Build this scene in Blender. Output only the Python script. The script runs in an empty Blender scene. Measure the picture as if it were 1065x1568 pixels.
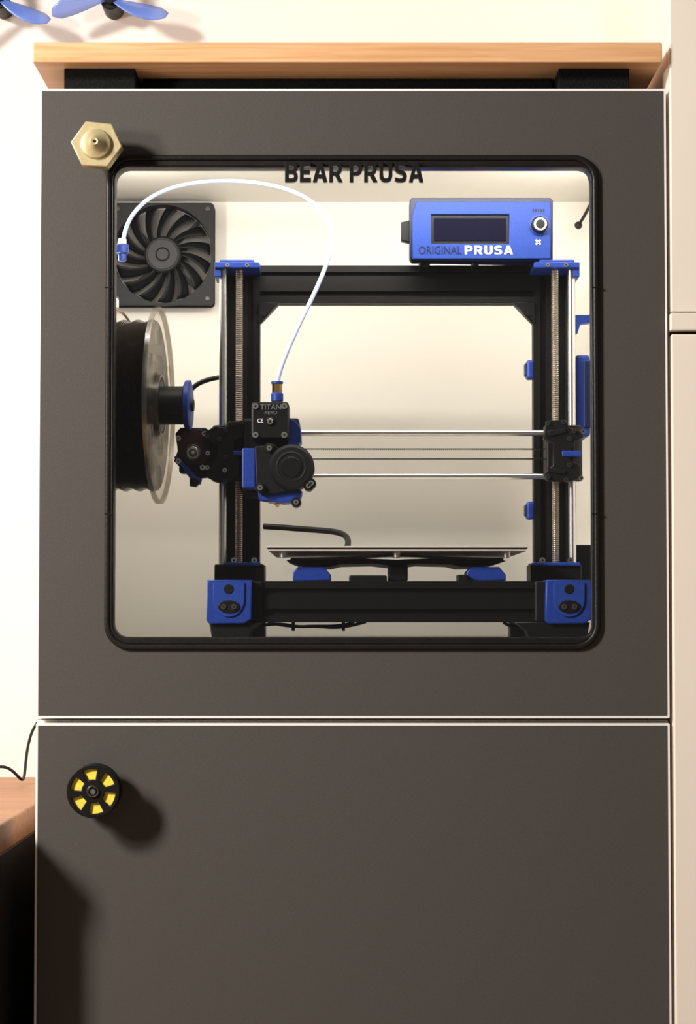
import bpy, bmesh, math, random
from mathutils import Matrix, Vector
random.seed(4)
scene=bpy.context.scene
scene.view_settings.view_transform='Standard'
PI=math.pi
# ---------------------------------------------------------------- camera / survey
F=3538.0; D=2.2; H=0.94; CX=-0.0045; TP=161/3538.0
P=math.atan(TP)
cam_d=bpy.data.cameras.new('camera'); cam=bpy.data.objects.new('camera',cam_d)
scene.collection.objects.link(cam); scene.camera=cam
cam.location=(CX,-D,H); cam.rotation_euler=(PI/2+P,0,0)
cam_d.sensor_fit='VERTICAL'; cam_d.sensor_height=36; cam_d.lens=36*F/1568.2
cam_d.clip_start=.05
def W(px,py,Y):
    """survey: measured photo point lying in the real plane y=Y -> metres (x,z)"""
    v=(px-532.5)/F; w=(784-py)/F
    dy=math.cos(P)-w*math.sin(P); dz=math.sin(P)+w*math.cos(P)
    t=(Y+D)/dy
    return CX+v*t, H+dz*t
def K(Y): return F/(D+Y)
# ---------------------------------------------------------------- materials
def mat(name,col,rough=.5,metal=0,spec=.5,noise=0,nscale=50,bump=0,bscale=400,alpha=None,emit=None,coat=0,trans=0):
    m=bpy.data.materials.new(name); m.use_nodes=True
    n=m.node_tree.nodes; l=m.node_tree.links; b=n['Principled BSDF']
    b.inputs['Base Color'].default_value=(*col,1); b.inputs['Roughness'].default_value=rough
    b.inputs['Metallic'].default_value=metal; b.inputs['Specular IOR Level'].default_value=spec
    b.inputs['Coat Weight'].default_value=coat
    b.inputs['Transmission Weight'].default_value=trans
    tc=n.new('ShaderNodeTexCoord')
    if noise:
        t=n.new('ShaderNodeTexNoise'); t.inputs['Scale'].default_value=nscale; t.inputs['Detail'].default_value=4
        l.new(tc.outputs['Object'],t.inputs['Vector'])
        r=n.new('ShaderNodeValToRGB')
        r.color_ramp.elements[0].position=.3; r.color_ramp.elements[1].position=.7
        r.color_ramp.elements[0].color=(*[c*(1-noise) for c in col],1)
        r.color_ramp.elements[1].color=(*[min(1,c*(1+noise)) for c in col],1)
        l.new(t.outputs['Fac'],r.inputs['Fac']); l.new(r.outputs['Color'],b.inputs['Base Color'])
    if bump:
        t2=n.new('ShaderNodeTexNoise'); t2.inputs['Scale'].default_value=bscale
        l.new(tc.outputs['Object'],t2.inputs['Vector'])
        bp=n.new('ShaderNodeBump'); bp.inputs['Strength'].default_value=bump; bp.inputs['Distance'].default_value=.001
        l.new(t2.outputs['Fac'],bp.inputs['Height']); l.new(bp.outputs['Normal'],b.inputs['Normal'])
    if alpha is not None: b.inputs['Alpha'].default_value=alpha
    if emit:
        b.inputs['Emission Color'].default_value=(*emit[:3],1); b.inputs['Emission Strength'].default_value=emit[3]
    return m
def wood(name,c1,c2,sx=(1.2,30,30)):
    m=bpy.data.materials.new(name); m.use_nodes=True
    n=m.node_tree.nodes; l=m.node_tree.links; b=n['Principled BSDF']
    tc=n.new('ShaderNodeTexCoord'); mp=n.new('ShaderNodeMapping'); mp.inputs['Scale'].default_value=sx
    t=n.new('ShaderNodeTexNoise'); t.inputs['Scale'].default_value=6; t.inputs['Detail'].default_value=8; t.inputs['Distortion'].default_value=.6
    r=n.new('ShaderNodeValToRGB'); r.color_ramp.elements[0].position=.35; r.color_ramp.elements[1].position=.65
    r.color_ramp.elements[0].color=(*c1,1); r.color_ramp.elements[1].color=(*c2,1)
    l.new(tc.outputs['Object'],mp.inputs['Vector']); l.new(mp.outputs['Vector'],t.inputs['Vector'])
    l.new(t.outputs['Fac'],r.inputs['Fac']); l.new(r.outputs['Color'],b.inputs['Base Color'])
    b.inputs['Roughness'].default_value=.45
    return m
def clear(name,g=.05,tint=(1,1,1),rough=.02):
    m=bpy.data.materials.new(name); m.use_nodes=True
    n=m.node_tree.nodes; l=m.node_tree.links
    n.remove(n['Principled BSDF'])
    tr=n.new('ShaderNodeBsdfTransparent'); tr.inputs['Color'].default_value=(*tint,1)
    gl=n.new('ShaderNodeBsdfGlossy'); gl.inputs['Roughness'].default_value=rough
    mx=n.new('ShaderNodeMixShader'); mx.inputs[0].default_value=g
    l.new(tr.outputs[0],mx.inputs[1]); l.new(gl.outputs[0],mx.inputs[2])
    l.new(mx.outputs[0],n['Material Output'].inputs['Surface'])
    return m
M_wall=mat('wall_plaster',(.86,.80,.745),.9,bump=.15,bscale=90,noise=.02,nscale=3)
M_door=mat('door_grey_laminate',(.0735,.066,.060),.5,spec=.3,noise=.06,nscale=900,bump=.15,bscale=900)
M_white=mat('white_melamine',(.78,.745,.675),.45,noise=.015,nscale=4)
M_edge=mat('white_edge_band',(.90,.87,.84),.4,noise=.01,nscale=10)
M_cream=mat('cream_cabinet',(.90,.81,.70),.5,noise=.02,nscale=5)
M_seal=mat('rubber_seal',(.008,.0065,.006),.42,spec=.35,noise=.15,nscale=60,bump=.2,bscale=300)
M_text=mat('black_pla_text',(.006,.005,.0045),.4,spec=.4,noise=.1,nscale=300)
M_black=mat('black_anodised',(.005,.0045,.0045),.36,spec=.3,noise=.15,nscale=80)
M_blackp=mat('black_plastic',(.005,.0045,.0045),.45,spec=.25,noise=.15,nscale=200,bump=.1,bscale=600)
M_fan=mat('fan_plastic',(.009,.009,.010),.5,spec=.25,noise=.15,nscale=100)
M_fanhub=mat('fan_hub_label',(.028,.028,.032),.5,spec=.3,noise=.15,nscale=100)
M_lab=mat('label_grey',(.16,.16,.16),.5,spec=.3,noise=.1,nscale=100)
M_vent=mat('vent_opening',(.20,.19,.175),.8,noise=.1,nscale=40)
M_blue=mat('blue_petg',(.011,.042,.27),.42,spec=.35,noise=.12,nscale=250,bump=.15,bscale=500)
M_bluel=mat('blue_petg_face',(.014,.048,.28),.5,spec=.25,noise=.08,nscale=300,bump=.1,bscale=600)
M_navy=mat('navy_petg',(.004,.010,.05),.4,spec=.3,noise=.1,nscale=200)
M_steel=mat('polished_steel',(.80,.79,.77),.27,metal=1,noise=.05,nscale=40)
M_screw=mat('lead_screw_steel',(.50,.45,.38),.38,metal=1,noise=.1,nscale=300)
M_bolt=mat('bolt_steel',(.6,.58,.55),.3,metal=1,noise=.05,nscale=300)
M_dbolt=mat('dark_bolt_steel',(.05,.05,.05),.35,metal=.6,noise=.1,nscale=300)
M_brass=mat('brass_gold',(.58,.49,.27),.4,metal=.35,noise=.08,nscale=120,bump=.1,bscale=300)
M_brass2=mat('brass_fitting',(.75,.5,.15),.25,metal=1,noise=.05,nscale=200)
M_yel=mat('yellow_pla',(.92,.72,.07),.5,noise=.15,nscale=300)
M_foam=mat('black_foam',(.007,.007,.0065),.95,spec=.15,noise=.5,nscale=700,bump=1,bscale=700)
M_board=wood('pine_board',(.68,.35,.155),(.82,.49,.25))
M_desk=wood('desk_wood',(.36,.145,.055),(.52,.25,.105))
M_dark=mat('black_drawer_laminate',(.012,.010,.010),.5,spec=.3,noise=.1,nscale=40)
M_screen=mat('lcd_glass',(.003,.003,.014),.6,spec=.05,noise=.1,nscale=20)
M_wt=mat('white_print',(.85,.87,.9),.5,noise=.02,nscale=50)
M_bed=mat('heatbed_under',(.48,.42,.35),.5,noise=.1,nscale=60)
M_sheet=mat('spring_steel_sheet',(.66,.62,.56),.35,metal=.2,noise=.05,nscale=200)
M_fil=mat('dark_filament',(.022,.014,.011),.25,noise=.2,nscale=60)
M_ptfe=mat('ptfe_tube',(.46,.54,.74),.3,noise=.02,nscale=80)
M_motor=mat('stepper_face',(.10,.08,.075),.35,metal=.6,noise=.1,nscale=200)
M_red=mat('motor_mount_brown',(.030,.010,.009),.4,spec=.3,noise=.1,nscale=200)
M_paver=mat('concrete_paver',(.35,.34,.32),.95,noise=.2,nscale=60,bump=.6,bscale=120)
M_floor=wood('laminate_floor',(.25,.15,.08),(.38,.24,.13),(1,12,12))
M_prop=mat('blue_polycarbonate',(.14,.27,.80),.25,noise=.05,nscale=40,alpha=.62)
M_glass=clear('window_glass',.03)
M_spool=clear('clear_spool_plastic',.09,(.88,.86,.83),.2)
M_spoolrim=clear('clear_spool_rim',.22,(.72,.69,.64),.25)
M_led=mat('led_diffuser',(.9,.9,.9),.5,emit=(1,.95,.86,4))
M_brown=mat('brown_cable',(.10,.05,.025),.5,noise=.1,nscale=80)
# ---------------------------------------------------------------- builders
class G:
    def __init__(s,name): s.name=name; s.kids=[]
def newobj(name,me,m,g,smooth=False):
    if m: me.materials.clear(); me.materials.append(m)
    if smooth:
        for p in me.polygons: p.use_smooth=True
    o=bpy.data.objects.new(name,me); scene.collection.objects.link(o)
    if g is not None: g.kids.append(o)
    return o
def fin(bm,name,m,g,smooth=False,ang=None):
    bmesh.ops.recalc_face_normals(bm,faces=bm.faces)
    me=bpy.data.meshes.new(name); bm.to_mesh(me); bm.free()
    o=newobj(name,me,m,g,smooth)
    if smooth:
        try: me.set_sharp_from_angle(angle=math.radians(ang or 35))
        except Exception: pass
    return o
def box(name,x0,x1,y0,y1,z0,z1,m,g,bev=.0008,rot=None):
    if x0>x1:x0,x1=x1,x0
    if y0>y1:y0,y1=y1,y0
    if z0>z1:z0,z1=z1,z0
    bm=bmesh.new(); bmesh.ops.create_cube(bm,size=1)
    for v in bm.verts: v.co=Vector(((x0+x1)/2+v.co.x*(x1-x0),(y0+y1)/2+v.co.y*(y1-y0),(z0+z1)/2+v.co.z*(z1-z0)))
    b=min(bev,.3*min(x1-x0,y1-y0,z1-z0))
    if b>0: bmesh.ops.bevel(bm,geom=bm.edges[:],offset=b,segments=2,affect='EDGES',profile=.5)
    if rot: # (axis,deg)
        c=Vector(((x0+x1)/2,(y0+y1)/2,(z0+z1)/2))
        bmesh.ops.rotate(bm,verts=bm.verts,cent=c,matrix=Matrix.Rotation(math.radians(rot[1]),3,rot[0]))
    return fin(bm,name,m,g)
def B(name,px0,py0,px1,py1,Y0,Y1,m,g,bev=.0008,rot=None):
    xm=(px0+px1)/2; ym=(py0+py1)/2
    return box(name,W(px0,ym,Y0)[0],W(px1,ym,Y0)[0],Y0,Y1,W(xm,py1,Y0)[1],W(xm,py0,Y0)[1],m,g,bev,rot)
def lathe(name,prof,c,axis,m,g,seg=48,caps=True):
    """prof list of (h,r) along axis, starting at c"""
    bm=bmesh.new(); rings=[]
    ax={'X':(Vector((1,0,0)),Vector((0,1,0)),Vector((0,0,1))),'Y':(Vector((0,1,0)),Vector((1,0,0)),Vector((0,0,1))),'Z':(Vector((0,0,1)),Vector((1,0,0)),Vector((0,1,0)))}[axis]
    c=Vector(c)
    for h,r in prof:
        rings.append([bm.verts.new(c+ax[0]*h+(ax[1]*math.cos(2*PI*i/seg)+ax[2]*math.sin(2*PI*i/seg))*r) for i in range(seg)])
    for a,b in zip(rings,rings[1:]):
        for i in range(seg): bm.faces.new((a[i],a[(i+1)%seg],b[(i+1)%seg],b[i]))
    if caps: bm.faces.new(rings[0]); bm.faces.new(rings[-1])
    return fin(bm,name,m,g,True)
def cyl(name,c,axis,r,h,m,g,seg=40,bev=None):
    b=min(r,h)*.12 if bev is None else bev
    return lathe(name,[(0,r-b),(b,r),(h-b,r),(h,r-b)],c,axis,m,g,seg)
def CY(name,px,py,rp,Y0,Y1,m,g,seg=40):
    x,z=W(px,py,Y0); return cyl(name,(x,Y0,z),'Y',rp/K(Y0),Y1-Y0,m,g,seg)
def plate(name,outs,y0,y1,m,g,bev=0,mx=None):
    """outlines in (x,z); extruded along y with holes"""
    cu=bpy.data.curves.new(name,'CURVE'); cu.dimensions='2D'; cu.fill_mode='BOTH'
    for o in outs:
        s=cu.splines.new('POLY'); s.points.add(len(o)-1); s.use_cyclic_u=True
        for i,p in enumerate(o): s.points[i].co=(p[0],p[1],0,1)
    t=(y1-y0)/2
    cu.extrude=max(t-bev,0); cu.bevel_depth=bev; cu.bevel_resolution=2 if bev else 0
    if bev: cu.offset=-bev
    ob=bpy.data.objects.new(name+'_c',cu); scene.collection.objects.link(ob)
    dg=bpy.context.evaluated_depsgraph_get(); dg.update()
    me=bpy.data.meshes.new_from_object(ob.evaluated_get(dg))
    bpy.data.objects.remove(ob); bpy.data.curves.remove(cu)
    for v in me.vertices:
        x,y,z=v.co; v.co=(x,(y0+y1)/2-z,y)
    if mx is not None: me.transform(mx)
    me.name=name
    return newobj(name,me,m,g)
def rrect(x0,x1,z0,z1,r,n=8):
    pts=[]
    for cx,cz,a in ((x1-r,z1-r,0),(x0+r,z1-r,90),(x0+r,z0+r,180),(x1-r,z0+r,270)):
        for i in range(n+1):
            t=math.radians(a+90*i/n); pts.append((cx+r*math.cos(t),cz+r*math.sin(t)))
    return pts
def circ(cx,cz,r,n=40,a0=0): return [(cx+r*math.cos(2*PI*i/n+a0),cz+r*math.sin(2*PI*i/n+a0)) for i in range(n)]
def poly(pts,Y): return [W(a,b,Y) for a,b in pts]
def arcseg(cx,cz,r0,r1,a0,a1,n=8):
    o=[]
    for i in range(n+1):
        t=math.radians(a0+(a1-a0)*i/n); o.append((cx+r1*math.cos(t),cz+r1*math.sin(t)))
    for i in range(n+1):
        t=math.radians(a1+(a0-a1)*i/n); o.append((cx+r0*math.cos(t),cz+r0*math.sin(t)))
    return o
def tube(name,pts,r,m,g,res=12):
    cu=bpy.data.curves.new(name,'CURVE'); cu.dimensions='3D'; cu.bevel_depth=r; cu.bevel_resolution=5; cu.use_fill_caps=True; cu.resolution_u=res
    s=cu.splines.new('NURBS'); s.points.add(len(pts)-1)
    for i,p in enumerate(pts): s.points[i].co=(*p,1)
    s.use_endpoint_u=True; s.order_u=4
    ob=bpy.data.objects.new(name+'_c',cu); scene.collection.objects.link(ob)
    dg=bpy.context.evaluated_depsgraph_get(); dg.update()
    me=bpy.data.meshes.new_from_object(ob.evaluated_get(dg))
    bpy.data.objects.remove(ob); bpy.data.curves.remove(cu); me.name=name
    return newobj(name,me,m,g,True)
def TP3(l): return [(W(a,b,y)[0],y,W(a,b,y)[1]) for a,b,y in l]
def text(name,s,x0,x1,z0,z1,y0,y1,m,g,bold=.0,sp=1.0):
    cu=bpy.data.curves.new(name,'FONT'); cu.body=s; cu.size=1; cu.offset=bold; cu.extrude=.1; cu.space_character=sp
    ob=bpy.data.objects.new(name+'_c',cu); scene.collection.objects.link(ob)
    dg=bpy.context.evaluated_depsgraph_get(); dg.update()
    me=bpy.data.meshes.new_from_object(ob.evaluated_get(dg))
    bpy.data.objects.remove(ob)
    xs=[v.co.x for v in me.vertices]; ys=[v.co.y for v in me.vertices]
    a,b,c,d=min(xs),max(xs),min(ys),max(ys)
    for v in me.vertices:
        x,y,z=v.co
        v.co=(x0+(x-a)/(b-a)*(x1-x0), (y0 if z>0 else y1), z0+(y-c)/(d-c)*(z1-z0))
    return newobj(name,me,m,g)
def TX(name,s,px0,py0,px1,py1,Y0,Y1,m,g,bold=.0,sp=1.0):
    xm=(px0+px1)/2; ym=(py0+py1)/2
    return text(name,s,W(px0,ym,Y0)[0],W(px1,ym,Y0)[0],W(xm,py1,Y0)[1],W(xm,py0,Y0)[1],Y0,Y1,m,g,bold,sp)
# bold block alphabet (outline polygons, height 1)
t_=.2
GL={
'E':(.58,[[(0,0),(.58,0),(.58,t_),(t_,t_),(t_,.41),(.52,.41),(.52,.60),(t_,.60),(t_,1-t_),(.58,1-t_),(.58,1),(0,1)]]),
'A':(.76,[[(0,0),(.26,1),(.50,1),(.76,0),(.55,0),(.50,.2),(.26,.2),(.21,0)],[(.305,.37),(.455,.37),(.38,.72)]]),
'R':(.70,[[(0,0),(t_,0),(t_,.34),(.30,.34),(.47,0),(.70,0),(.51,.38),(.61,.48),(.66,.60),(.66,.74),(.61,.88),(.52,.96),(.42,1),(0,1)],[(t_,.52),(.38,.52),(.44,.57),(.46,.67),(.44,.77),(.38,.82),(t_,.82)]]),
'P':(.66,[[(0,0),(t_,0),(t_,.34),(.42,.34),(.54,.39),(.62,.49),(.66,.60),(.66,.74),(.61,.88),(.52,.96),(.42,1),(0,1)],[(t_,.52),(.38,.52),(.44,.57),(.46,.67),(.44,.77),(.38,.82),(t_,.82)]]),
'B':(.68,[[(0,0),(.44,0),(.57,.04),(.65,.13),(.68,.28),(.65,.41),(.56,.51),(.63,.60),(.65,.73),(.62,.87),(.54,.96),(.42,1),(0,1)],[(t_,.18),(.40,.18),(.46,.22),(.48,.30),(.46,.38),(.40,.42),(t_,.42)],[(t_,.60),(.38,.60),(.44,.64),(.45,.71),(.44,.78),(.38,.83),(t_,.83)]]),
'U':(.68,[[(0,1),(0,.28),(.05,.13),(.14,.04),(.26,0),(.42,0),(.54,.04),(.63,.13),(.68,.28),(.68,1),(.48,1),(.48,.30),(.45,.22),(.40,.18),(.28,.18),(.23,.22),(.2,.30),(.2,1)]]),
'S':(.66,[[(.02,.05),(.2,0),(.42,0),(.55,.04),(.63,.13),(.66,.28),(.62,.43),(.52,.53),(.40,.58),(.25,.63),(.2,.70),(.22,.79),(.28,.83),(.40,.83),(.58,.77),(.62,.94),(.44,1),(.24,1),(.12,.96),(.03,.86),(0,.72),(.03,.58),(.12,.48),(.25,.42),(.38,.38),(.45,.31),(.44,.22),(.37,.17),(.24,.17),(.04,.23)]]),
}
def blocktext(name,s,px0,py0,px1,py1,Y0,Y1,m,g,bev=0,gap=.10,space=.26,thin=1):
    xm=(px0+px1)/2; ym=(py0+py1)/2
    x0=W(px0,ym,Y0)[0]; x1=W(px1,ym,Y0)[0]; z0=W(xm,py1,Y0)[1]; z1=W(xm,py0,Y0)[1]
    tot=0
    for c in s: tot+= space if c==' ' else GL[c][0]+gap
    tot-=gap; sx=(x1-x0)/tot; sz=z1-z0; cur=0; outs=[]
    for c in s:
        if c==' ': cur+=space; continue
        for o in GL[c][1]: outs.append([(x0+(cur+a)*sx,z0+b*sz) for a,b in o])
        cur+=GL[c][0]+gap
    return plate(name,outs,Y0,Y1,m,g,bev)
def extrusion(name,axis,a0,b0,l0,l1,m,g):
    Wd,Dd,dp=.02,.01,.0055
    p=[(-Wd,-Dd)]
    for s in (-.01,.01): p+=[(s-.003,-Dd),(s-.003,-Dd+dp),(s+.003,-Dd+dp),(s+.003,-Dd)]
    p+=[(Wd,-Dd),(Wd,-.003),(Wd-dp,-.003),(Wd-dp,.003),(Wd,.003),(Wd,Dd)]
    for s in (.01,-.01): p+=[(s+.003,Dd),(s+.003,Dd-dp),(s-.003,Dd-dp),(s-.003,Dd)]
    p+=[(-Wd,Dd),(-Wd,.003),(-Wd+dp,.003),(-Wd+dp,-.003),(-Wd,-.003)]
    bm=bmesh.new()
    def co(a,b,l):
        if axis=='X': return (l,b0+b,a0+a)
        if axis=='Z': return (a0+a,b0+b,l)
        return (b0+b,l,a0+a)
    r0=[bm.verts.new(co(a,b,l0)) for a,b in p]; r1=[bm.verts.new(co(a,b,l1)) for a,b in p]
    n=len(p)
    for i in range(n): bm.faces.new((r0[i],r0[(i+1)%n],r1[(i+1)%n],r1[i]))
    bm.faces.new(r0); bm.faces.new(r1)
    return fin(bm,name,m,g)
def bolt(name,px,py,rp,Y,g,m=None):
    x,z=W(px,py,Y); r=rp/K(Y)
    lathe(name,[(0,r*.5),(.0,r*.85),(-0.0,r),(.003,r)],(x,Y-.002,z),'Y',m or M_bolt,g,20)
    lathe(name+'_socket',[(0,r*.42),(.001,r*.42)],(x,Y-.0023,z),'Y',M_blackp,g,6)
groups=[]
def grp(n):
    x=G(n); groups.append(x); return x
# ================================================================ ROOM
YW=.56
box('wall_back',-2.2,1.6,YW,YW+.1,0,2.6,M_wall,None,0)
box('floor',-2.2,1.6,-3.2,YW+.1,-.05,0,M_floor,None,0)
# ================================================================ CABINET
cab=grp('storage_cabinet')
zt=W(537,136,0)[1]; zb=W(537,1099.5,0)[1]; zl=W(537,1107.5,0)[1]
CW=.302; t=.020; YB=.50; Y0=.0195
zs=(zb+zl)/2
def carcass(pref,z0,z1):
    box(pref+'_side_a',-CW,-CW+t,Y0,YW-.02,z0,z1,M_white,cab,.0006)
    box(pref+'_side_b',CW-t,CW,Y0,YW-.02,z0,z1,M_white,cab,.0006)
    box(pref+'_top',-CW+t,CW-t,Y0,YW-.02,z1-t,z1,M_white,cab,.0006)
    box(pref+'_bottom',-CW+t,CW-t,Y0,YW-.02,z0,z0+t,M_white,cab,.0006)
    box(pref+'_back',-CW+t,CW-t,YB,YB+.006,z0+t,z1-t,M_white,cab,0)
carcass('upper',zs+.0004,zt+.001)
carcass('lower',.08,zs-.0004)
box('plinth',-CW+.003,CW-.003,.05,.068,0,.08,M_door,cab)
ox0,_=W(161.5,620,0); ox1,_=W(916.5,620,0); _,oz1=W(537,238,0); _,oz0=W(537,995,0)
ix0,_=W(174.5,620,0); ix1,_=W(908.5,620,0); _,iz1=W(537,256,0); _,iz0=W(537,975.5,0)
DW=.3006; eb=.0021
hole=rrect(ox0+.004,ox1-.004,oz0+.004,oz1-.004,.018)
plate('door_upper',[rrect(-DW+eb,DW-eb,zb+eb,zt-eb,.0005,1),hole],0,.018,M_door,cab)
plate('door_upper_edge_band',[rrect(-DW,DW,zb,zt,.001,2),rrect(-DW+eb,DW-eb,zb+eb,zt-eb,.0005,1)],.0002,.018,M_edge,cab)
zlb=.085
plate('door_lower',[rrect(-DW+eb,DW-eb,zlb+eb,zl-eb,.0005,1)],0,.018,M_door,cab)
plate('door_lower_edge_band',[rrect(-DW,DW,zlb,zl,.001,2),rrect(-DW+eb,DW-eb,zlb+eb,zl-eb,.0005,1)],.0002,.018,M_edge,cab)
plate('window_seal_outer',[rrect(ox0,ox1,oz0,oz1,.024,12),rrect(ox0+.0055,ox1-.0055,oz0+.0055,oz1-.0055,.019,12)],-.0045,.006,M_seal,cab,.0018)
plate('window_seal_inner',[rrect(ox0+.0048,ox1-.0048,oz0+.0048,oz1-.0048,.0195,12),rrect(ix0,ix1,iz0,iz1,.0135,12)],-.003,.021,M_seal,cab,.0015)
for i,(py) in enumerate((440,787)):
    for j,px in enumerate((167,912.5)):
        B('seal_joint_%d%d'%(i,j),px-7,py-.8,px+7,py+.8,-.0048,-.003,M_blackp,cab,0)
box('window_glass',ix0-.003,ix1+.003,.008,.011,iz0-.003,iz1+.003,M_glass,cab,0)
blocktext('door_lettering','BEAR PRUSA',436,248,648,278,-.0085,-.001,M_text,cab,.0002)
ztop=zt-t
zled=ztop-.035
box('led_strip_top',-.24,.24,.030,.038,zled-.005,zled+.005,M_led,cab,.0005)
box('led_rail',-CW+t,CW-t,.021,.030,zled-.008,zled+.008,M_white,cab,.0005)
# ================================================================ BOARD + pads
bx0,bz1=W(50,65,-.012); bx1,_=W(1013,65,-.012); _,bz0=W(530,95.5,-.012)
bd=grp('wooden_board')
box('board_slab',bx0,bx1,-.012,.50,bz0,bz1,M_board,bd,.0012)
zc=zt+.001
for px0,px1 in ((98,207),(855,963)):
    pg=grp('foam_pad')
    x0=W(px0,120,.012)[0]; x1=W(px1,120,.012)[0]
    box('pad',x0,x1,.012,.085,zc,bz0,M_foam,pg,.001)
    box('pad_rear',x0,x1,.42,.48,zc,bz0,M_foam,pg,.001)
sg=grp('dark_strip')  # black strip spanning the gap under the board, between the pads
sx0=W(207,120,.012)[0]+.003; sx1=W(855,120,.012)[0]-.003
box('strip',sx0,sx1,.05,.075,zc,bz0-.0035,M_foam,sg,.001)
box('strip_rib',sx0,sx1,.055,.07,bz0-.004,bz0,M_foam,sg,.001)
# ================================================================ KNOBS
kn=grp('hex_door_knob')
cx,cz=W(148.5,222.5,-.034)
hexr=40/K(-.034)
hexp=[(cx+hexr*math.cos(math.radians(a-5)),cz+hexr*math.sin(math.radians(a-5))*.98) for a in range(0,360,60)]
plate('hex_body',[hexp],-.040,-.024,M_brass,kn,.0012)
lathe('nozzle_cone',[(0,.0002),(0,.0012),(-.0005,.0034),(.001,.0042),(.008,.0095),(.0095,.0135),(.0125,.0145),(.014,.0150)],(cx-.0005,-.053,cz),'Y',M_brass,kn,48)
cyl('nozzle_bore',(cx-.0005,-.0538,cz),'Y',.0014,.003,M_blackp,kn,20,0)
lathe('stem',[(0,.014),(.004,.013),(.0045,.0115),(.007,.0115),(.0075,.013),(.012,.013),(.0125,.0115),(.0205,.0115),(.024,.013)],(cx,-.024,cz),'Y',M_brass,kn,40)
kn=grp('round_door_knob')
cx,cz=W(143,1211.5,-.036); R=40.5/K(-.036)
wins=[arcseg(cx,cz,R*.44,R*.84,a-19,a+19) for a in (98,38,-22,-82,-142,158)]
plate('flange_front',[circ(cx,cz,R,64)]+wins,-.040,-.036,M_blackp,kn,.0007)
lathe('yellow_filament',[(0,R*.38),(0,R*.88),(.018,R*.88),(.018,R*.38)],(cx,-.0368,cz),'Y',M_yel,kn,48)
lathe('hub_ring',[(0,.0042),(-.001,.005),(.001,.0062),(.004,.0064)],(cx,-.0415,cz),'Y',M_bolt,kn,32,False)
cyl('hub',(cx,-.0402,cz),'Y',.0055,.005,M_blackp,kn,32)
cyl('hub_nut',(cx,-.0425,cz),'Y',.0028,.004,M_bolt,kn,6)
plate('flange_rear',[circ(cx,cz,R,64)],-.020,-.016,M_blackp,kn,.0007)
cyl('knob_base',(cx,-.017,cz),'Y',R*.5,.017,M_blackp,kn)
# ================================================================ VENT FAN
fn=grp('cooling_fan')
Yf=.473
cx,cz=W(248.5,388.5,Yf); hw=.060
cyl('vent_opening',(cx,YB-.0009,cz),'Y',.057,.0008,M_vent,fn,64,0)
fr=rrect(cx-hw,cx+hw,cz-hw,cz+hw,.005,4)
holes=[circ(cx+sx*.0525,cz+sz*.0525,.0023,16) for sx in(-1,1) for sz in(-1,1)]
plate('frame_front',[fr,circ(cx,cz,.0575,64)]+holes,Yf,Yf+.004,M_fan,fn,.0004)
plate('frame_rear',[fr,circ(cx,cz,.0575,64)]+holes,Yf+.021,Yf+.0255,M_fan,fn,.0004)
lathe('frame_duct',[(0,.0575),(.021,.0575),(.021,.0592),(0,.0592),(0,.0575)],(cx,Yf+.002,cz),'Y',M_fan,fn,64,False)
cyl('fan_hub',(cx,Yf+.004,cz),'Y',.0215,.016,M_fan,fn,48,.002)
cyl('hub_label',(cx,Yf+.0032,cz),'Y',.0175,.002,M_fanhub,fn,40,.0003)
lathe('hub_ring',[(0,.0066),(-.0006,.0075),(0,.0084)],(cx,Yf+.003,cz),'Y',M_blackp,fn,32,False)
nb=15
for i in range(nb):
    bm=bmesh.new(); g=[]
    for a in range(8):
        u=a/7; r=.0205+u*.0350
        th=2*PI*i/nb-u*.42; row=[]
        sw=.22+.04*u
        for b in range(4):
            v=b/3; ang=th+v*sw
            row.append(bm.verts.new((cx+r*math.cos(ang),Yf+.005+v*.011+.002*math.sin(v*PI),cz+r*math.sin(ang))))
        g.append(row)
    for a in range(7):
        for b in range(3): bm.faces.new((g[a][b],g[a+1][b],g[a+1][b+1],g[a][b+1]))
    o=fin(bm,'fan_blade_%d'%(i+1),M_fan,fn,True,80)
    md=o.modifiers.new('s','SOLIDIFY'); md.thickness=.0013
for i in range(4):
    a=PI/4+i*PI/2
    box('fan_strut_%d'%(i+1),cx+.038*math.cos(a)-.019,cx+.038*math.cos(a)+.019,Yf+.0205,Yf+.0235,cz+.038*math.sin(a)-.002,cz+.038*math.sin(a)+.002,M_fan,fn,.0004,('Y',-math.degrees(a)))
for k,(sx,sz) in enumerate(((-1,-1),(-1,1),(1,-1),(1,1))):
    cyl('fan_screw_%d'%(k+1),(cx+sx*.0525,Yf-.0012,cz+sz*.0525),'Y',.003,.003,M_dbolt,fn,16)
# ================================================================ SPOOL
sp=grp('filament_spool')
Ys=.14; sx,sz=W(243,621,Ys); RS=.1
mx0=Matrix.Translation((sx,Ys,sz))@Matrix.Rotation(math.radians(-3.8),4,'Z')@Matrix.Rotation(PI/2,4,'Z')
cut=[arcseg(0,0,.034,.052,a+6,a+54) for a in range(0,360,60)]+[circ(.072*math.cos(math.radians(a)),.072*math.sin(math.radians(a)),.011,20) for a in range(30,390,60)]
for nm,y0 in (('flange_a',-.0015),('flange_b',.0565)):
    plate(nm,[circ(0,0,RS,96),circ(0,0,.026,40)]+cut,y0,y0+.0025,M_spool,sp,0,mx0)
    plate(nm+'_rim',[circ(0,0,RS,96),circ(0,0,RS-.003,96)],y0-.0012,y0+.0035,M_spoolrim,sp,0,mx0)
    plate(nm+'_ring',[circ(0,0,.0315,60),circ(0,0,.029,60)],y0-.002,y0+.0035,M_spoolrim,sp,0,mx0)
def lathe_mx(name,prof,mx,m,g,seg=96):
    o=lathe(name,prof,(0,0,0),'Y',m,g,seg); o.data.transform(mx); return o
n=31; pr=[]
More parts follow.
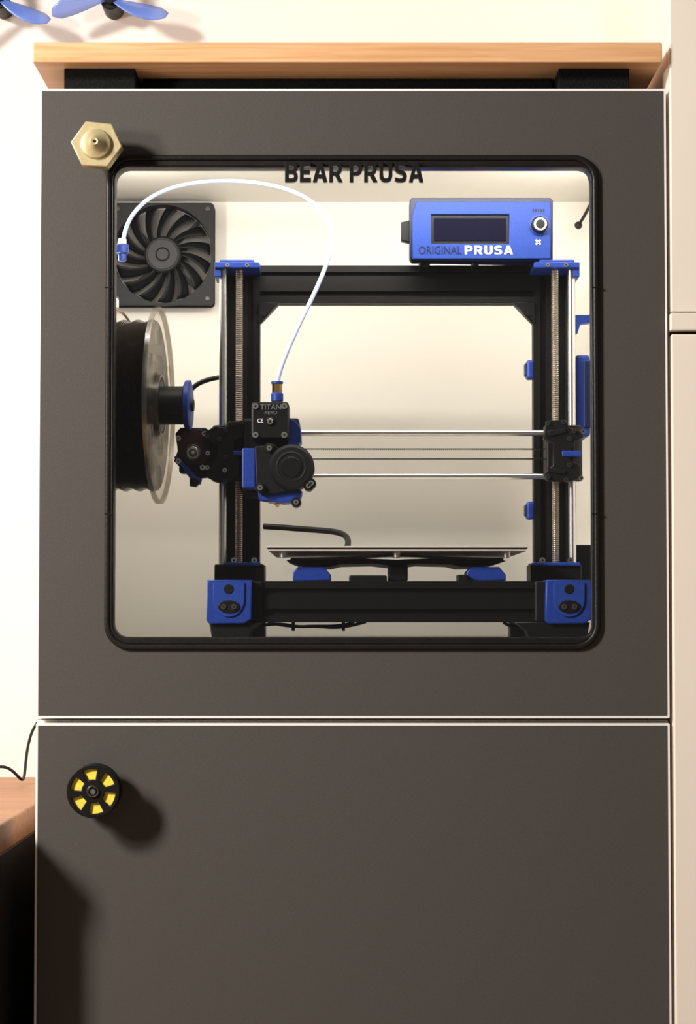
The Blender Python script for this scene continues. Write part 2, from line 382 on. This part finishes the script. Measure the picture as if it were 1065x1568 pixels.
for i in range(n*4+1):
    y=.002+i/(n*4)*.0535; pr.append((y,.0853+.0009*math.cos(2*PI*i/4)+.0012*math.sin(i*.19)))
pr=[(.002,.03)]+pr+[(.0555,.03)]
lathe_mx('filament_winding',pr,mx0,M_fil,sp)
lathe_mx('spool_hub',[(-.0265,.0188),(-.026,.0195),(-.003,.0195),(-.003,.026),(.060,.026)],mx0,M_blackp,sp,48)
lathe_mx('holder_cap',[(-.033,.022),(-.0325,.0255),(-.028,.0255),(-.0265,.0225),(-.0265,.01)],mx0,M_blue,sp,48)
lathe_mx('holder_cap_nut',[(-.036,.004),(-.036,.006),(-.033,.0065)],mx0,M_blackp,sp,24)
cyl('holder_spindle',(-CW+t,Ys,sz),'X',.012,.05,M_blackp,sp)
cyl('holder_base',(-CW+t,Ys,sz),'X',.03,.005,M_blue,sp)
# ================================================================ 3D PRINTER
pr3=grp('desktop_3d_printer')
Yb=.045
zc_front=(W(610,888,Yb)[1]+W(610,955,Yb)[1])/2
zbot=zc_front-.02; ztopf=zc_front+.02
xl=W(385,920,Yb)[0]; xr=W(835,920,Yb)[0]
extrusion('front_beam','X',zc_front,Yb+.01,xl-.03,xr+.03,M_black,pr3)
extrusion('rear_beam','X',zc_front,.435,xl-.03,xr+.03,M_black,pr3)
Yu=.20
Xul=(W(339,700,Yu)[0]+W(397,700,Yu)[0])/2; Xur=(W(817,700,Yu)[0]+W(875,700,Yu)[0])/2
zub=ztopf; zut=W(610,406,Yu)[1]
for nm,x in (('a',Xul),('b',Xur)):
    extrusion('side_beam_'+nm,'Y',zc_front,x,Yb+.02,.425,M_black,pr3)
    extrusion('upright_'+nm,'Z',x,Yu+.01,zub,zut,M_black,pr3)
    box('upright_endcap_'+nm,x-.02,x+.02,Yu,Yu+.02,zut,zut+.001,M_blackp,pr3,0)
ztb=(zut+W(610,465,Yu)[1])/2
extrusion('top_beam','X',ztb,Yu+.01,Xul+.02,Xur-.02,M_black,pr3)
plate('gusset_a',[poly([(396,463),(427,463),(396,496)],Yu-.004)],Yu-.004,Yu+.018,M_blackp,pr3,.0005)
plate('gusset_b',[poly([(786,463),(818,463),(818,496)],Yu-.004)],Yu-.004,Yu+.018,M_blackp,pr3,.0005)
for i,(a,b) in enumerate(((404,481),(810,481))): bolt('gusset_bolt_%d'%i,a,b,3,Yu-.005,pr3,M_blackp)
Yc=.030
def cornerblock(nm,x0,x1,cxp):
    pts=[(x0+1,888),(x1,888),(x1,948),(x1-12,955),(x0+4,955),(x0-.5,950)]
    plate(nm,[poly(pts,Yc)],Yc,Yc+.05,M_blue,pr3,.0012)
    s=[]
    for i in range(21):
        a=PI+PI*i/20; s.append((cxp+24*math.cos(a),918-27*math.sin(a)))
    s=[(cxp-24,892)]+s+[(cxp+24,892)]
    plate(nm+'_shield',[poly(s,Yc-.002)],Yc-.002,Yc+.003,M_bluel,pr3,.0006)
    CY(nm+'_hole',cxp,902,7.5,Yc-.0028,Yc+.002,M_blackp,pr3)
    x,z=W(cxp,929,Yc-.003)
    plate(nm+'_oval',[[(x+.0105*math.cos(q/16*PI),z+.0062*math.sin(q/16*PI)) for q in range(32)]],Yc-.0035,Yc+.001,M_blackp,pr3,.0006)
    bolt(nm+'_bolt_a',cxp-8,929,4,Yc-.003,pr3,M_motor); bolt(nm+'_bolt_b',cxp+8,929,4,Yc-.003,pr3,M_motor)
cornerblock('corner_block_a',316,385,350)
cornerblock('corner_block_b',835,906,871)
B('corner_wedge_a',384,890,402,953,Yc+.012,Yc+.05,M_blackp,pr3,.002)
B('corner_wedge_b',818,890,836,953,Yc+.012,Yc+.05,M_blackp,pr3,.002)
zin=zs+.0004+t
zpav=W(530,986,.03)[1]
for i,(a,b) in enumerate(((320,404),(805,902))):
    x0=W(a,960,.04)[0]; x1=W(b,960,.04)[0]
    if i==0: pp=[(x0,W(a,953,.04)[1]),(x1,W(a,953,.04)[1]),(x1-.012,W(a,966,.04)[1]),(x1-.016,zpav),(x0+.004,zpav)]
    else: pp=[(x0-.012,W(a,953,.04)[1]),(x1,W(a,953,.04)[1]),(x1-.004,zpav),(x0+.004,zpav),(x0,W(a,966,.04)[1])]
    plate('foot_%d'%i,[pp],.036,.075,M_blackp,pr3,.001)
    box('foot_rear_%d'%i,x0+.01,x1-.012,.40,.44,zpav,zbot,M_blackp,pr3,.001)
tube('belly_cable_a',TP3([(398,958,.07),(430,953,.07),(450,962,.07),(490,957,.07),(520,964,.07),(560,952,.07)]),.0016,M_blackp,pr3)
tube('belly_cable_b',TP3([(410,952,.075),(440,962,.075),(470,956,.075),(530,960,.075),(545,950,.075)]),.0013,M_blackp,pr3)
tube('belly_cable_c',TP3([(770,953,.07),(785,962,.07),(800,963,.07),(812,955,.07)]),.0016,M_blackp,pr3)
for i,px in enumerate((448,525)): B('cable_tie_%d'%i,px-2,950,px+3,966,.066,.08,M_blackp,pr3,.0004)
Ym=.145
for nm,a,b,c0,c1 in (('a',328,404,346,398),('b',812,890,815,888)):
    B('z_motor_mount_'+nm,a,864,b,893,Ym,Yu,M_blackp,pr3,.0015)
    B('z_mount_blue_'+nm,c0,861,c1,867,Ym-.004,Yu,M_blue,pr3,.0012)
    B('z_motor_'+nm,a+4,889,b-4,935,Ym+.005,Yu+.03,M_blackp,pr3,.002)
for i,(a) in enumerate((358,389,830,873)): 
    bolt('mount_bolt_%d'%i,a,858,4.5,Ym-.001,pr3)
    B('mount_ear_%d'%i,a-6,860,a+6,872,Ym+.001,Ym+.02,M_blackp,pr3,.001)
Yr=.165
def vrod(nm,px,r,m,y0,y1,screw=False):
    x=W(px,640,Yr)[0]; z0=W(px,y1,Yr)[1]; z1=W(px,y0,Yr)[1]
    if not screw: cyl(nm,(x,Yr,z0),'Z',r,z1-z0,m,pr3,32,.0005)
    else:
        n=int((z1-z0)/.001); lathe(nm,[(i*.001,r if i%2 else r*.78) for i in range(n)],(x,Yr,z0),'Z',m,pr3,20)
    return x
xs1=vrod('z_rod_a',341,.004,M_steel,400,866); xs2=vrod('z_rod_b',875,.004,M_steel,400,866)
vrod('lead_screw_a',366,.004,M_screw,410,866,True); vrod('lead_screw_b',849.5,.004,M_screw,410,866,True)
for nm,a,b in (('a',328,397),('b',817,887)):
    B('z_top_'+nm,a,401,b,410,.150,Yu+.02,M_blue,pr3,.001)
    B('z_top_lip_'+nm,a+8,397.5,b-8,403,.155,Yu+.02,M_blue,pr3,.001)
for i,(a,b) in enumerate(((328,338),(877,887))): B('z_top_clamp_%d'%i,a,408,b,424,.153,Yu,M_blue,pr3,.001)
for i,a in enumerate((348,378,838,866)): bolt('top_bolt_%d'%i,a,406,3.2,.149,pr3)
Yx=.150
def hrod(nm,py,r,a,b,m):
    z=W(640,py,Yx)[1]; x0=W(a,py,Yx)[0]; x1=W(b,py,Yx)[0]
    cyl(nm,(x0,Yx,z),'X',r,x1-x0,m,pr3,32,.0003)
hrod('x_rod_upper',663,.0032,330,845,M_steel); hrod('x_rod_lower',729.5,.0032,330,845,M_steel)
def belt(nm,py,flip):
    z=W(640,py,Yx)[1]; x0=W(340,py,Yx)[0]; x1=W(862,py,Yx)[0]
    n=int((x1-x0)/.002); up=[]
    for i in range(n):
        x=x0+i*.002; up+=[(x,z+flip*.0002),(x+.0009,z+flip*.0002),(x+.001,z+flip*.0009),(x+.0019,z+flip*.0009)]
    plate(nm,[up+[(x1,z-flip*.0004),(x0,z-flip*.0004)]],Yx-.003,Yx+.003,M_blackp,pr3)
belt('belt_upper',687.5,-1); belt('belt_lower',703,1)
B('x_end_b_core',836,655,880,733,.145,.185,M_blackp,pr3,.002)
cyl('x_end_b_bearing',(xs2,Yr,W(875,737,Yr)[1]),'Z',.0105,W(875,652,Yr)[1]-W(875,737,Yr)[1],M_blackp,pr3)
plate('x_end_b_front',[poly([(833,653),(842,643),(866,643),(872,655),(890,660),(893,670),(880,676),(872,690),(872,704),(888,712),(888,733),(868,738),(838,736),(831,726),(846,712),(846,680),(832,672)],.136)],.136,.150,M_blackp,pr3,.0012)
B('x_end_b_blue',860,690,889,699,.134,.16,M_blue,pr3,.001)
plate('x_end_b_rib',[poly([(838,660),(864,656),(866,662),(840,668)],.133)],.133,.137,M_blackp,pr3,.0005)
plate('x_end_b_rib2',[poly([(838,716),(866,720),(864,726),(838,722)],.133)],.133,.137,M_blackp,pr3,.0005)
for i,(a,b) in enumerate(((838,648),(862,646),(892,661),(871,672),(871,712),(889,732),(838,730),(866,735),(878,660))): bolt('xb_bolt_%d'%i,a,b,3.6,.135,pr3,M_bolt if i in(2,5) else M_dbolt)
B('x_end_a_core',322,655,372,735,.145,.185,M_blackp,pr3,.002)
cyl('x_end_a_bearing',(xs1,Yr,W(341,737,Yr)[1]),'Z',.0105,W(341,652,Yr)[1]-W(341,737,Yr)[1],M_blackp,pr3)
plate('x_end_a_front',[poly([(314,662),(328,652),(345,655),(350,645),(368,645),(374,652),(372,668),(358,676),(358,690),(366,705),(366,728),(346,740),(330,738),(312,728),(320,712),(332,700),(332,682),(316,676)],.136)],.136,.150,M_blackp,pr3,.0012)
B('x_end_a_blue',356,690,372,697,.134,.15,M_blue,pr3,.001)
for i,(a,b) in enumerate(((317,668),(345,659),(356,648),(370,647),(317,716),(344,720),(344,736),(318,694),(345,700),(336,672))): bolt('xa_bolt_%d'%i,a,b,3.4,.135,pr3,M_bolt if i in(4,5,7) else M_dbolt)
plate('x_motor_mount',[poly([(268,664),(276,655),(314,655),(326,662),(326,730),(306,732),(300,745),(290,744),(290,730),(266,706),(272,690)],.145)],.145,.158,M_blackp,pr3,.0012)
plate('x_motor_face',[poly([(280,660),(308,657),(320,668),(322,700),(310,712),(285,712),(272,696),(272,672)],.142)],.142,.146,M_red,pr3,.0006)
B('x_motor_body',274,662,322,724,.158,.185,M_blackp,pr3,.002)
CY('x_motor_boss',295,693,13,.139,.145,M_motor,pr3)
CY('x_motor_ring',295,693,9.5,.1375,.142,M_bolt,pr3)
CY('x_motor_pulley',295,693,6.5,.133,.142,M_motor,pr3,20)
CY('x_motor_shaft',295,693,2.6,.131,.14,M_bolt,pr3,16)
plate('x_motor_blue_rail',[poly([(266,700),(270,697),(300,730),(308,733),(306,741),(296,740)],.14)],.14,.156,M_blue,pr3,.0008)
CY('x_motor_knob',297,738,7,.136,.15,M_blackp,pr3)
for i,(a,b) in enumerate(((273,671),(313,664),(273,706),(310,716))): bolt('xm_bolt_%d'%i,a,b,4,.140,pr3)
Ye=.085
B('extruder_back',372,640,458,760,.135,.19,M_blackp,pr3,.003)
B('extruder_motor',384,615,442,672,Ye,.135,M_blackp,pr3,.003)
B('extruder_faceplate',386,617,440,670,Ye-.0025,Ye,M_black,pr3,.002)
for i,(a,b) in enumerate(((391,622),(435,622),(391,666),(435,666))): bolt('em_bolt_%d'%i,a,b,4.6,Ye-.003,pr3)
CY('idler_ring',413,645,7,Ye-.0045,Ye,M_blackp,pr3); CY('idler_centre',413,645,4.6,Ye-.006,Ye,M_bolt,pr3,20)
CY('idler_hole',413,645,2,Ye-.0065,Ye,M_blackp,pr3,12)
TX('extruder_label','TITAN',398,619,430,627,Ye-.0031,Ye-.002,M_lab,pr3,.0)
TX('extruder_label_model','AERO',404,629.5,424,634,Ye-.0031,Ye-.002,M_lab,pr3,.0)
TX('extruder_label_small','CE',394,641,403,647,Ye-.0031,Ye-.002,M_wt,pr3,.0)
x,z=W(424,612,.105)
cyl('fitting_blue',(x,.105,z-.002),'Z',.0062,.0085,M_blue,pr3)
cyl('fitting_brass',(x,.105,z+.0062),'Z',.0050,.010,M_brass2,pr3,6)
cyl('fitting_collet',(x,.105,z+.0158),'Z',.0060,.0025,M_blue,pr3)
plate('carriage_blue_right',[poly([(442,640),(452,644),(460,655),(461,676),(452,684),(440,680)],.10)],.10,.14,M_blue,pr3,.001)
B('carriage_blue_left',370,686,391,747,.09,.14,M_blue,pr3,.0015)
plate('carriage_blue_low',[poly([(392,738),(396,764),(430,770),(458,768),(462,752),(440,738)],.085)],.085,.13,M_blue,pr3,.001)
plate('blower_duct',[poly([(390,684),(420,680),(430,690),(430,745),(455,750),(400,758),(392,745)],.078)],.078,.12,M_blackp,pr3,.001)
cx,cz=W(446,715,.070)
k=K(.07)
cyl('blower_shell',(cx,.070,cz),'Y',35/k,.04,M_blackp,pr3,64,.003)
lathe('blower_ring',[(0,20/k),(-.0008,21.5/k),(-.0008,22.5/k),(0,24/k)],(cx,.070,cz),'Y',M_fan,pr3,48,False)
cyl('blower_hub',(cx,.0685,cz),'Y',17/k,.004,M_black,pr3,40,.0015)
for i,(a,b) in enumerate(((412,686),(398,747),(472,744),(453,769),(476,740))): 
    CY('blower_ear_%d'%i,a,b,7.5,.074,.10,M_blackp,pr3,20); bolt('blower_bolt_%d'%i,a,b,4,.073,pr3)
x,z=W(425,768,.11)
lathe('hotend_nozzle',[(-.006,.0006),(-.003,.003),(-.003,.0045),(.004,.0045)],(x,.11,z),'Z',M_brass2,pr3,6)
B('heater_block',410,752,440,770,.10,.12,M_bolt,pr3,.001)
# heated bed
Yd=.055
B('bed_sheet',408,836,808,838.6,Yd,.30,M_sheet,pr3,.0003)
B('bed_magnet',409,838.6,807,840.4,Yd+.001,.299,M_black,pr3,.0002)
B('bed_heater',411,840.4,805,844,Yd+.002,.298,M_bed,pr3,.0003)
for i,(a,b) in enumerate(((433,848),(607,848),(775,848))):
    x,z=W(a,b,Yd+.012); cyl('bed_spacer_%d'%i,(x,Yd+.012,z-.004),'Z',.0036,.009,M_bolt,pr3,20)
plate('y_carriage',[poly([(438,858),(450,855),(540,854),(606,857),(676,854),(762,855),(774,859),(766,862),(745,867),(705,868),(690,864),(640,863),(606,867),(570,863),(520,864),(505,868),(465,868),(448,862)],Yd+.05)],Yd+.05,.24,M_blackp,pr3,.0005)
tube('bed_strut_a',TP3([(445,856,Yd+.02),(520,856,Yd+.015),(607,850,Yd+.012)]),.0013,M_black,pr3)
tube('bed_strut_b',TP3([(607,850,Yd+.012),(700,856,Yd+.015),(770,856,Yd+.02)]),.0013,M_black,pr3)
for i,(a,b) in enumerate(((448,506),(714,774))):
    plate('y_bearing_clamp_%d'%i,[poly([(a,889),(a,876),(a+8,868),(b-10,868),(b,880),(b,889)],.08)],.08,.13,M_blue,pr3,.0012)
    x,z=W((a+b)/2,879,.085); cyl('y_rod_%d'%i,(x,.085,z),'Y',.004,.33,M_steel,pr3,24)
B('y_centre_block',594,866,624,890,.09,.13,M_blackp,pr3,.0015)
B('y_idler',534,881,592,892,.07,.10,M_blackp,pr3,.0015)
B('y_idler_b',700,880,716,892,.07,.10,M_blackp,pr3,.001)
tube('bed_cable',TP3([(404,806,.33),(440,808,.32),(490,812,.30),(530,815,.28),(536,830,.26),(528,845,.24)]),.0033,M_blackp,pr3)
B('electronics_box',881,543,903,668,.21,.33,M_blue,pr3,.003)
B('electronics_box_lid',893,552,905,655,.205,.21,M_navy,pr3,.001)
plate('electronics_bracket_top',[poly([(878,482),(903,482),(903,494),(888,496),(884,510),(878,510)],.205)],.205,.22,M_blue,pr3,.001)
B('electronics_arm',872,548,884,560,.212,.225,M_blue,pr3,.001)
B('power_supply',880,834,905,892,.23,.36,M_blackp,pr3,.002)
for i,(a,b) in enumerate(((551,580),(768,795))):
    B('cable_clip_%d'%i,806,a,818,b,.203,.222,M_blue,pr3,.0025)
    B('cable_clip_core_%d'%i,803,a+5,808,b-5,.206,.220,M_navy,pr3,.001)
# LCD unit
Yl=.160
plate('lcd_case',[poly([(630,303),(842,303),(846,307),(846,397),(842,401),(631,397),(627,393),(627,307)],Yl)],Yl,Yl+.03,M_navy,pr3,.001)
scr=poly([(660,328),(779,328),(779,373),(660,373)],Yl-.004)
plate('lcd_face',[poly([(637,309),(843,309),(843,396),(631,396),(631,330)],Yl-.004),scr],Yl-.004,Yl+.002,M_bluel,pr3,.0008)
plate('lcd_bezel',[poly([(660,330),(778,330),(778,373),(660,373)],Yl-.0015)],Yl-.0015,Yl+.002,M_blackp,pr3,0)
B('lcd_screen',664,334,774,369,Yl-.0022,Yl,M_screen,pr3,.0003)
TX('lcd_label_a','ORIGINAL',641,377,706,389,Yl-.0046,Yl-.003,M_navy,pr3,.0,1.05)
blocktext('lcd_label_b','PRUSA',711,376,785,389.5,Yl-.0048,Yl-.003,M_wt,pr3,0,.14)
CY('lcd_knob_recess',826,344,17,Yl-.0048,Yl-.002,M_blue,pr3)
CY('lcd_knob_outer',826,343,12.5,Yl-.012,Yl-.002,M_blackp,pr3)
CY('lcd_knob_ring',827,342.5,10,Yl-.0135,Yl-.011,M_wt,pr3)
CY('lcd_knob_cap',827,342.5,7,Yl-.0145,Yl-.012,M_blackp,pr3)
B('lcd_x_mark_a',818.5,369.2,828.5,372,Yl-.0048,Yl-.003,M_wt,pr3,0,('Y',45))
B('lcd_x_mark_b',818.5,369.2,828.5,372,Yl-.0048,Yl-.003,M_wt,pr3,0,('Y',-45))
for i in range(5): B('lcd_vent_%d'%i,815+i*4,320,817+i*4,325,Yl-.0044,Yl-.002,M_blackp,pr3,0)
plate('lcd_card_slot',[poly([(614,340),(628,337),(628,371),(614,368)],Yl+.008)],Yl+.008,Yl+.022,M_blackp,pr3,.0008)
for i,(a,w) in enumerate(((650,8),(728,5),(818,8))): B('lcd_leg_%d'%i,a-w,396,a+w,408,Yl+.012,Yu+.02,M_blackp,pr3,.001)
tube('frame_cable',TP3([(286,618,.24),(288,598,.24),(305,583,.235),(335,577,.225),(350,577,.215)]),.0026,M_blackp,pr3)
pv=grp('concrete_paver_base')
box('paver',-.235,.26,.03,.47,zin,zpav-.0002,M_paver,pv,.003)
# ================================================================ guide tube with wall bracket
gt=grp('filament_guide_tube')
tube('ptfe_tube',TP3([(188,376,.24),(190,350,.24),(206,318,.235),(250,288,.225),(320,275,.21),(400,278,.19),(468,297,.165),(510,338,.145),(508,385,.135),(486,440,.13),(456,500,.12),(434,550,.11),(425,578,.1055),(424,592,.105)]),.0022,M_ptfe,gt,24)
x,z=W(187,380,.24)
cyl('connector_body',(x,.24,z-.006),'Z',.0072,.010,M_blue,gt)
cyl('connector_collar',(x,.24,z+.004),'Z',.0045,.006,M_wt,gt)
cyl('connector_stub',(x,.24,z-.014),'Z',.0045,.008,M_blue,gt)
box('connector_bracket',-CW+t+.0005,x-.004,.233,.247,z-.005,z+.002,M_blue,gt,.001)
bc=grp('sensor_cable')
tube('cable',TP3([(168,462,.30),(178,474,.30),(188,478,.30),(194,486,.31),(200,496,.33)]),.0014,M_brown,bc)
B('cable_plug',150,456,180,470,.295,.31,M_wt,bc,.001)
hk=grp('cable_hook')
x,z=W(885,345,.44)
lathe('hook_ball',[(-.004,.001),(-.003,.0032),(0,.0045),(.003,.0032),(.004,.001)],(x,.44,z),'Y',M_blackp,hk,24)
tube('hook_arm',TP3([(885,345,.44),(892,335,.45),(899,322,.47),(902,315,.498)]),.0018,M_blackp,hk)
# ================================================================ TALL CABINET right
tc=grp('tall_cabinet')
X0=.3035; X1=.92
box('carcass',X0,X1,.014,YW-.001,.08,2.25,M_cream,tc,.001)
box('plinth',X0+.01,X1-.01,.05,YW-.001,0,.08,M_cream,tc,.001)
za=W(1040,478,-.0)[1]; zb2=W(1040,507,-.0)[1]; zc2=W(1040,512.5,-.0)[1]
box('door_tall_upper',X0+.0006,X1-.001,-.004,.014,za,2.245,M_cream,tc,.0012)
box('cornice_strip',X0-.0004,X1-.001,-.008,.014,zb2,za-.0014,M_cream,tc,.0012)
box('shadow_gap',X0+.001,X1-.005,.004,.014,zc2,zb2,M_blackp,tc,0)
box('door_tall_lower',X0+.0006,X1-.001,-.004,.014,.085,zc2,M_cream,tc,.0012)
# ================================================================ DESK left
dk=grp('desk')
DX=-.3225
box('desktop',-1.5,DX,-.085,YW-.002,.722,.75,M_desk,dk,.002)
for i,(x,y) in enumerate(((-1.45,-.02),(-1.45,.48))): box('leg_%d'%i,x,x+.05,y,y+.05,0,.722,M_dark,dk,.002)
box('apron',-1.40,-.78,.45,.47,.62,.722,M_dark,dk,.001)
dr=grp('drawer_unit')
box('drawer_carcass',-.74,DX-.002,-.062,.50,.03,.7215,M_dark,dr,.0015)
for i in range(3):
    box('drawer_front_%d'%(i+1),-.738,DX-.002,-.080,-.063,.05+i*.223,.05+i*.223+.221,M_dark,dr,.0015)
    box('drawer_handle_%d'%(i+1),-.60,-.48,-.096,-.088,.15+i*.223,.162+i*.223,M_bolt,dr,.002)
    for xx in (-.595,-.49): box('handle_post_%d_%d'%(i+1,int(-xx*1000)),xx,xx+.01,-.090,-.079,.152+i*.223,.16+i*.223,M_bolt,dr,.001)
for i,(x,y) in enumerate(((-.72,-.04),(-.36,-.04),(-.72,.45),(-.36,.45))): cyl('caster_%d'%i,(x,y,0),'Z',.015,.031,M_blackp,dr)
cb=grp('power_cable')
tube('cable',TP3([(-60,1196,.42),(-20,1180,.42),(0,1171,.42),(18,1178,.42),(30,1192,.42),(37,1197,.43),(39,1170,.46),(43,1135,.50),(54,1105,.53),(75,1090,.553)]),.0017,M_blackp,cb)
# ================================================================ drone propellers on wall
def propeller(cxp,cyp,angs,sc):
    g=grp('drone_propeller')
    Yp=.505; cx,cz=W(cxp,cyp,Yp)
    cyl('motor_bell',(cx,Yp+.006,cz),'Y',.012,YW-Yp-.006,M_blackp,g)
    cyl('hub',(cx,Yp-.003,cz),'Y',.0065,.010,M_blackp,g)
    for i,a in enumerate(angs):
        a=math.radians(a); bm=bmesh.new(); rows=[]
        for j in range(12):
            u=j/11; r=(.005+u*.058)*sc
            wd=(.005+.014*math.sin(min(1,u*1.25)*PI*.62))*(1 if u<.85 else 1-(u-.85)*4)*sc
            sweep=.012*u*u*sc
            row=[]
            for v in (-.45,-.15,.15,.55):
                lx=r; lz=v*wd+sweep
                y=Yp+v*wd*.55
                row.append(bm.verts.new((cx+lx*math.cos(a)-lz*math.sin(a),y,cz+lx*math.sin(a)+lz*math.cos(a))))
            rows.append(row)
        for j in range(11):
            for k2 in range(3): bm.faces.new((rows[j][k2],rows[j+1][k2],rows[j+1][k2+1],rows[j][k2+1]))
        o=fin(bm,'blade_%d'%(i+1),M_prop,g,True,80)
        md=o.modifiers.new('s','SOLIDIFY'); md.thickness=.001
propeller(168,-3,(-28,183,82),1.1)
propeller(-4,-4,(-36,90,205),1.05)
# ================================================================ finalise hierarchy
def recenter(o):
    me=o.data
    if not len(me.vertices): return
    xs=[v.co for v in me.vertices]
    c=Vector([(min(v[i] for v in xs)+max(v[i] for v in xs))/2 for i in range(3)])
    me.transform(Matrix.Translation(-c)); o.location=c
for o in list(scene.objects):
    if o.type=='MESH' and o.name not in('wall_back','floor'): recenter(o)
for g in groups:
    if not g.kids: continue
    pts=[]
    for o in g.kids:
        for v in o.data.vertices: pts.append(v.co+o.location)
    lo=Vector([min(p[i] for p in pts) for i in range(3)]); hi=Vector([max(p[i] for p in pts) for i in range(3)])
    e=bpy.data.objects.new(g.name,None); e.empty_display_size=.05
    e.location=((lo.x+hi.x)/2,(lo.y+hi.y)/2,lo.z); scene.collection.objects.link(e)
    for o in g.kids:
        o.parent=e; o.matrix_parent_inverse=Matrix.Translation(-e.location)
# ================================================================ LIGHT
def area(n,loc,tgt,sx,sy,e,col):
    l=bpy.data.lights.new(n,'AREA'); l.shape='RECTANGLE'; l.size=sx; l.size_y=sy; l.energy=e; l.color=col
    o=bpy.data.objects.new(n,l); scene.collection.objects.link(o); o.location=loc
    o.rotation_euler=(Vector(tgt)-Vector(loc)).to_track_quat('-Z','Y').to_euler(); return o
WC=(1,.935,.87)
l=bpy.data.lights.new('floor_lamp_bulb','POINT'); l.energy=44; l.shadow_soft_size=.10; l.color=WC
o=bpy.data.objects.new('floor_lamp_bulb',l); scene.collection.objects.link(o); o.location=(-1.2,-.98,1.42)
area('ceiling_lamp',(-1.75,-1.55,2.15),(0,.1,.95),.32,.32,78,WC)
LC=(1,.95,.87)
area('led_light_top',(0,.040,zled),(0,.5,zled-.07),.50,.010,1.55,LC)
area('corner_fill_a',(-.272,.25,1.33),(.0,.40,1.30),.012,.2,.5,LC)  # added fill light, brightens the enclosure's upper corners; no LED strip modelled here
area('corner_fill_b',(.272,.25,1.33),(0,.40,1.30),.012,.2,.5,LC)  # matching added fill for the opposite upper corner
w=bpy.data.worlds.new('world'); scene.world=w; w.use_nodes=True
w.node_tree.nodes['Background'].inputs[0].default_value=(1,.94,.88,1)
w.node_tree.nodes['Background'].inputs[1].default_value=.12
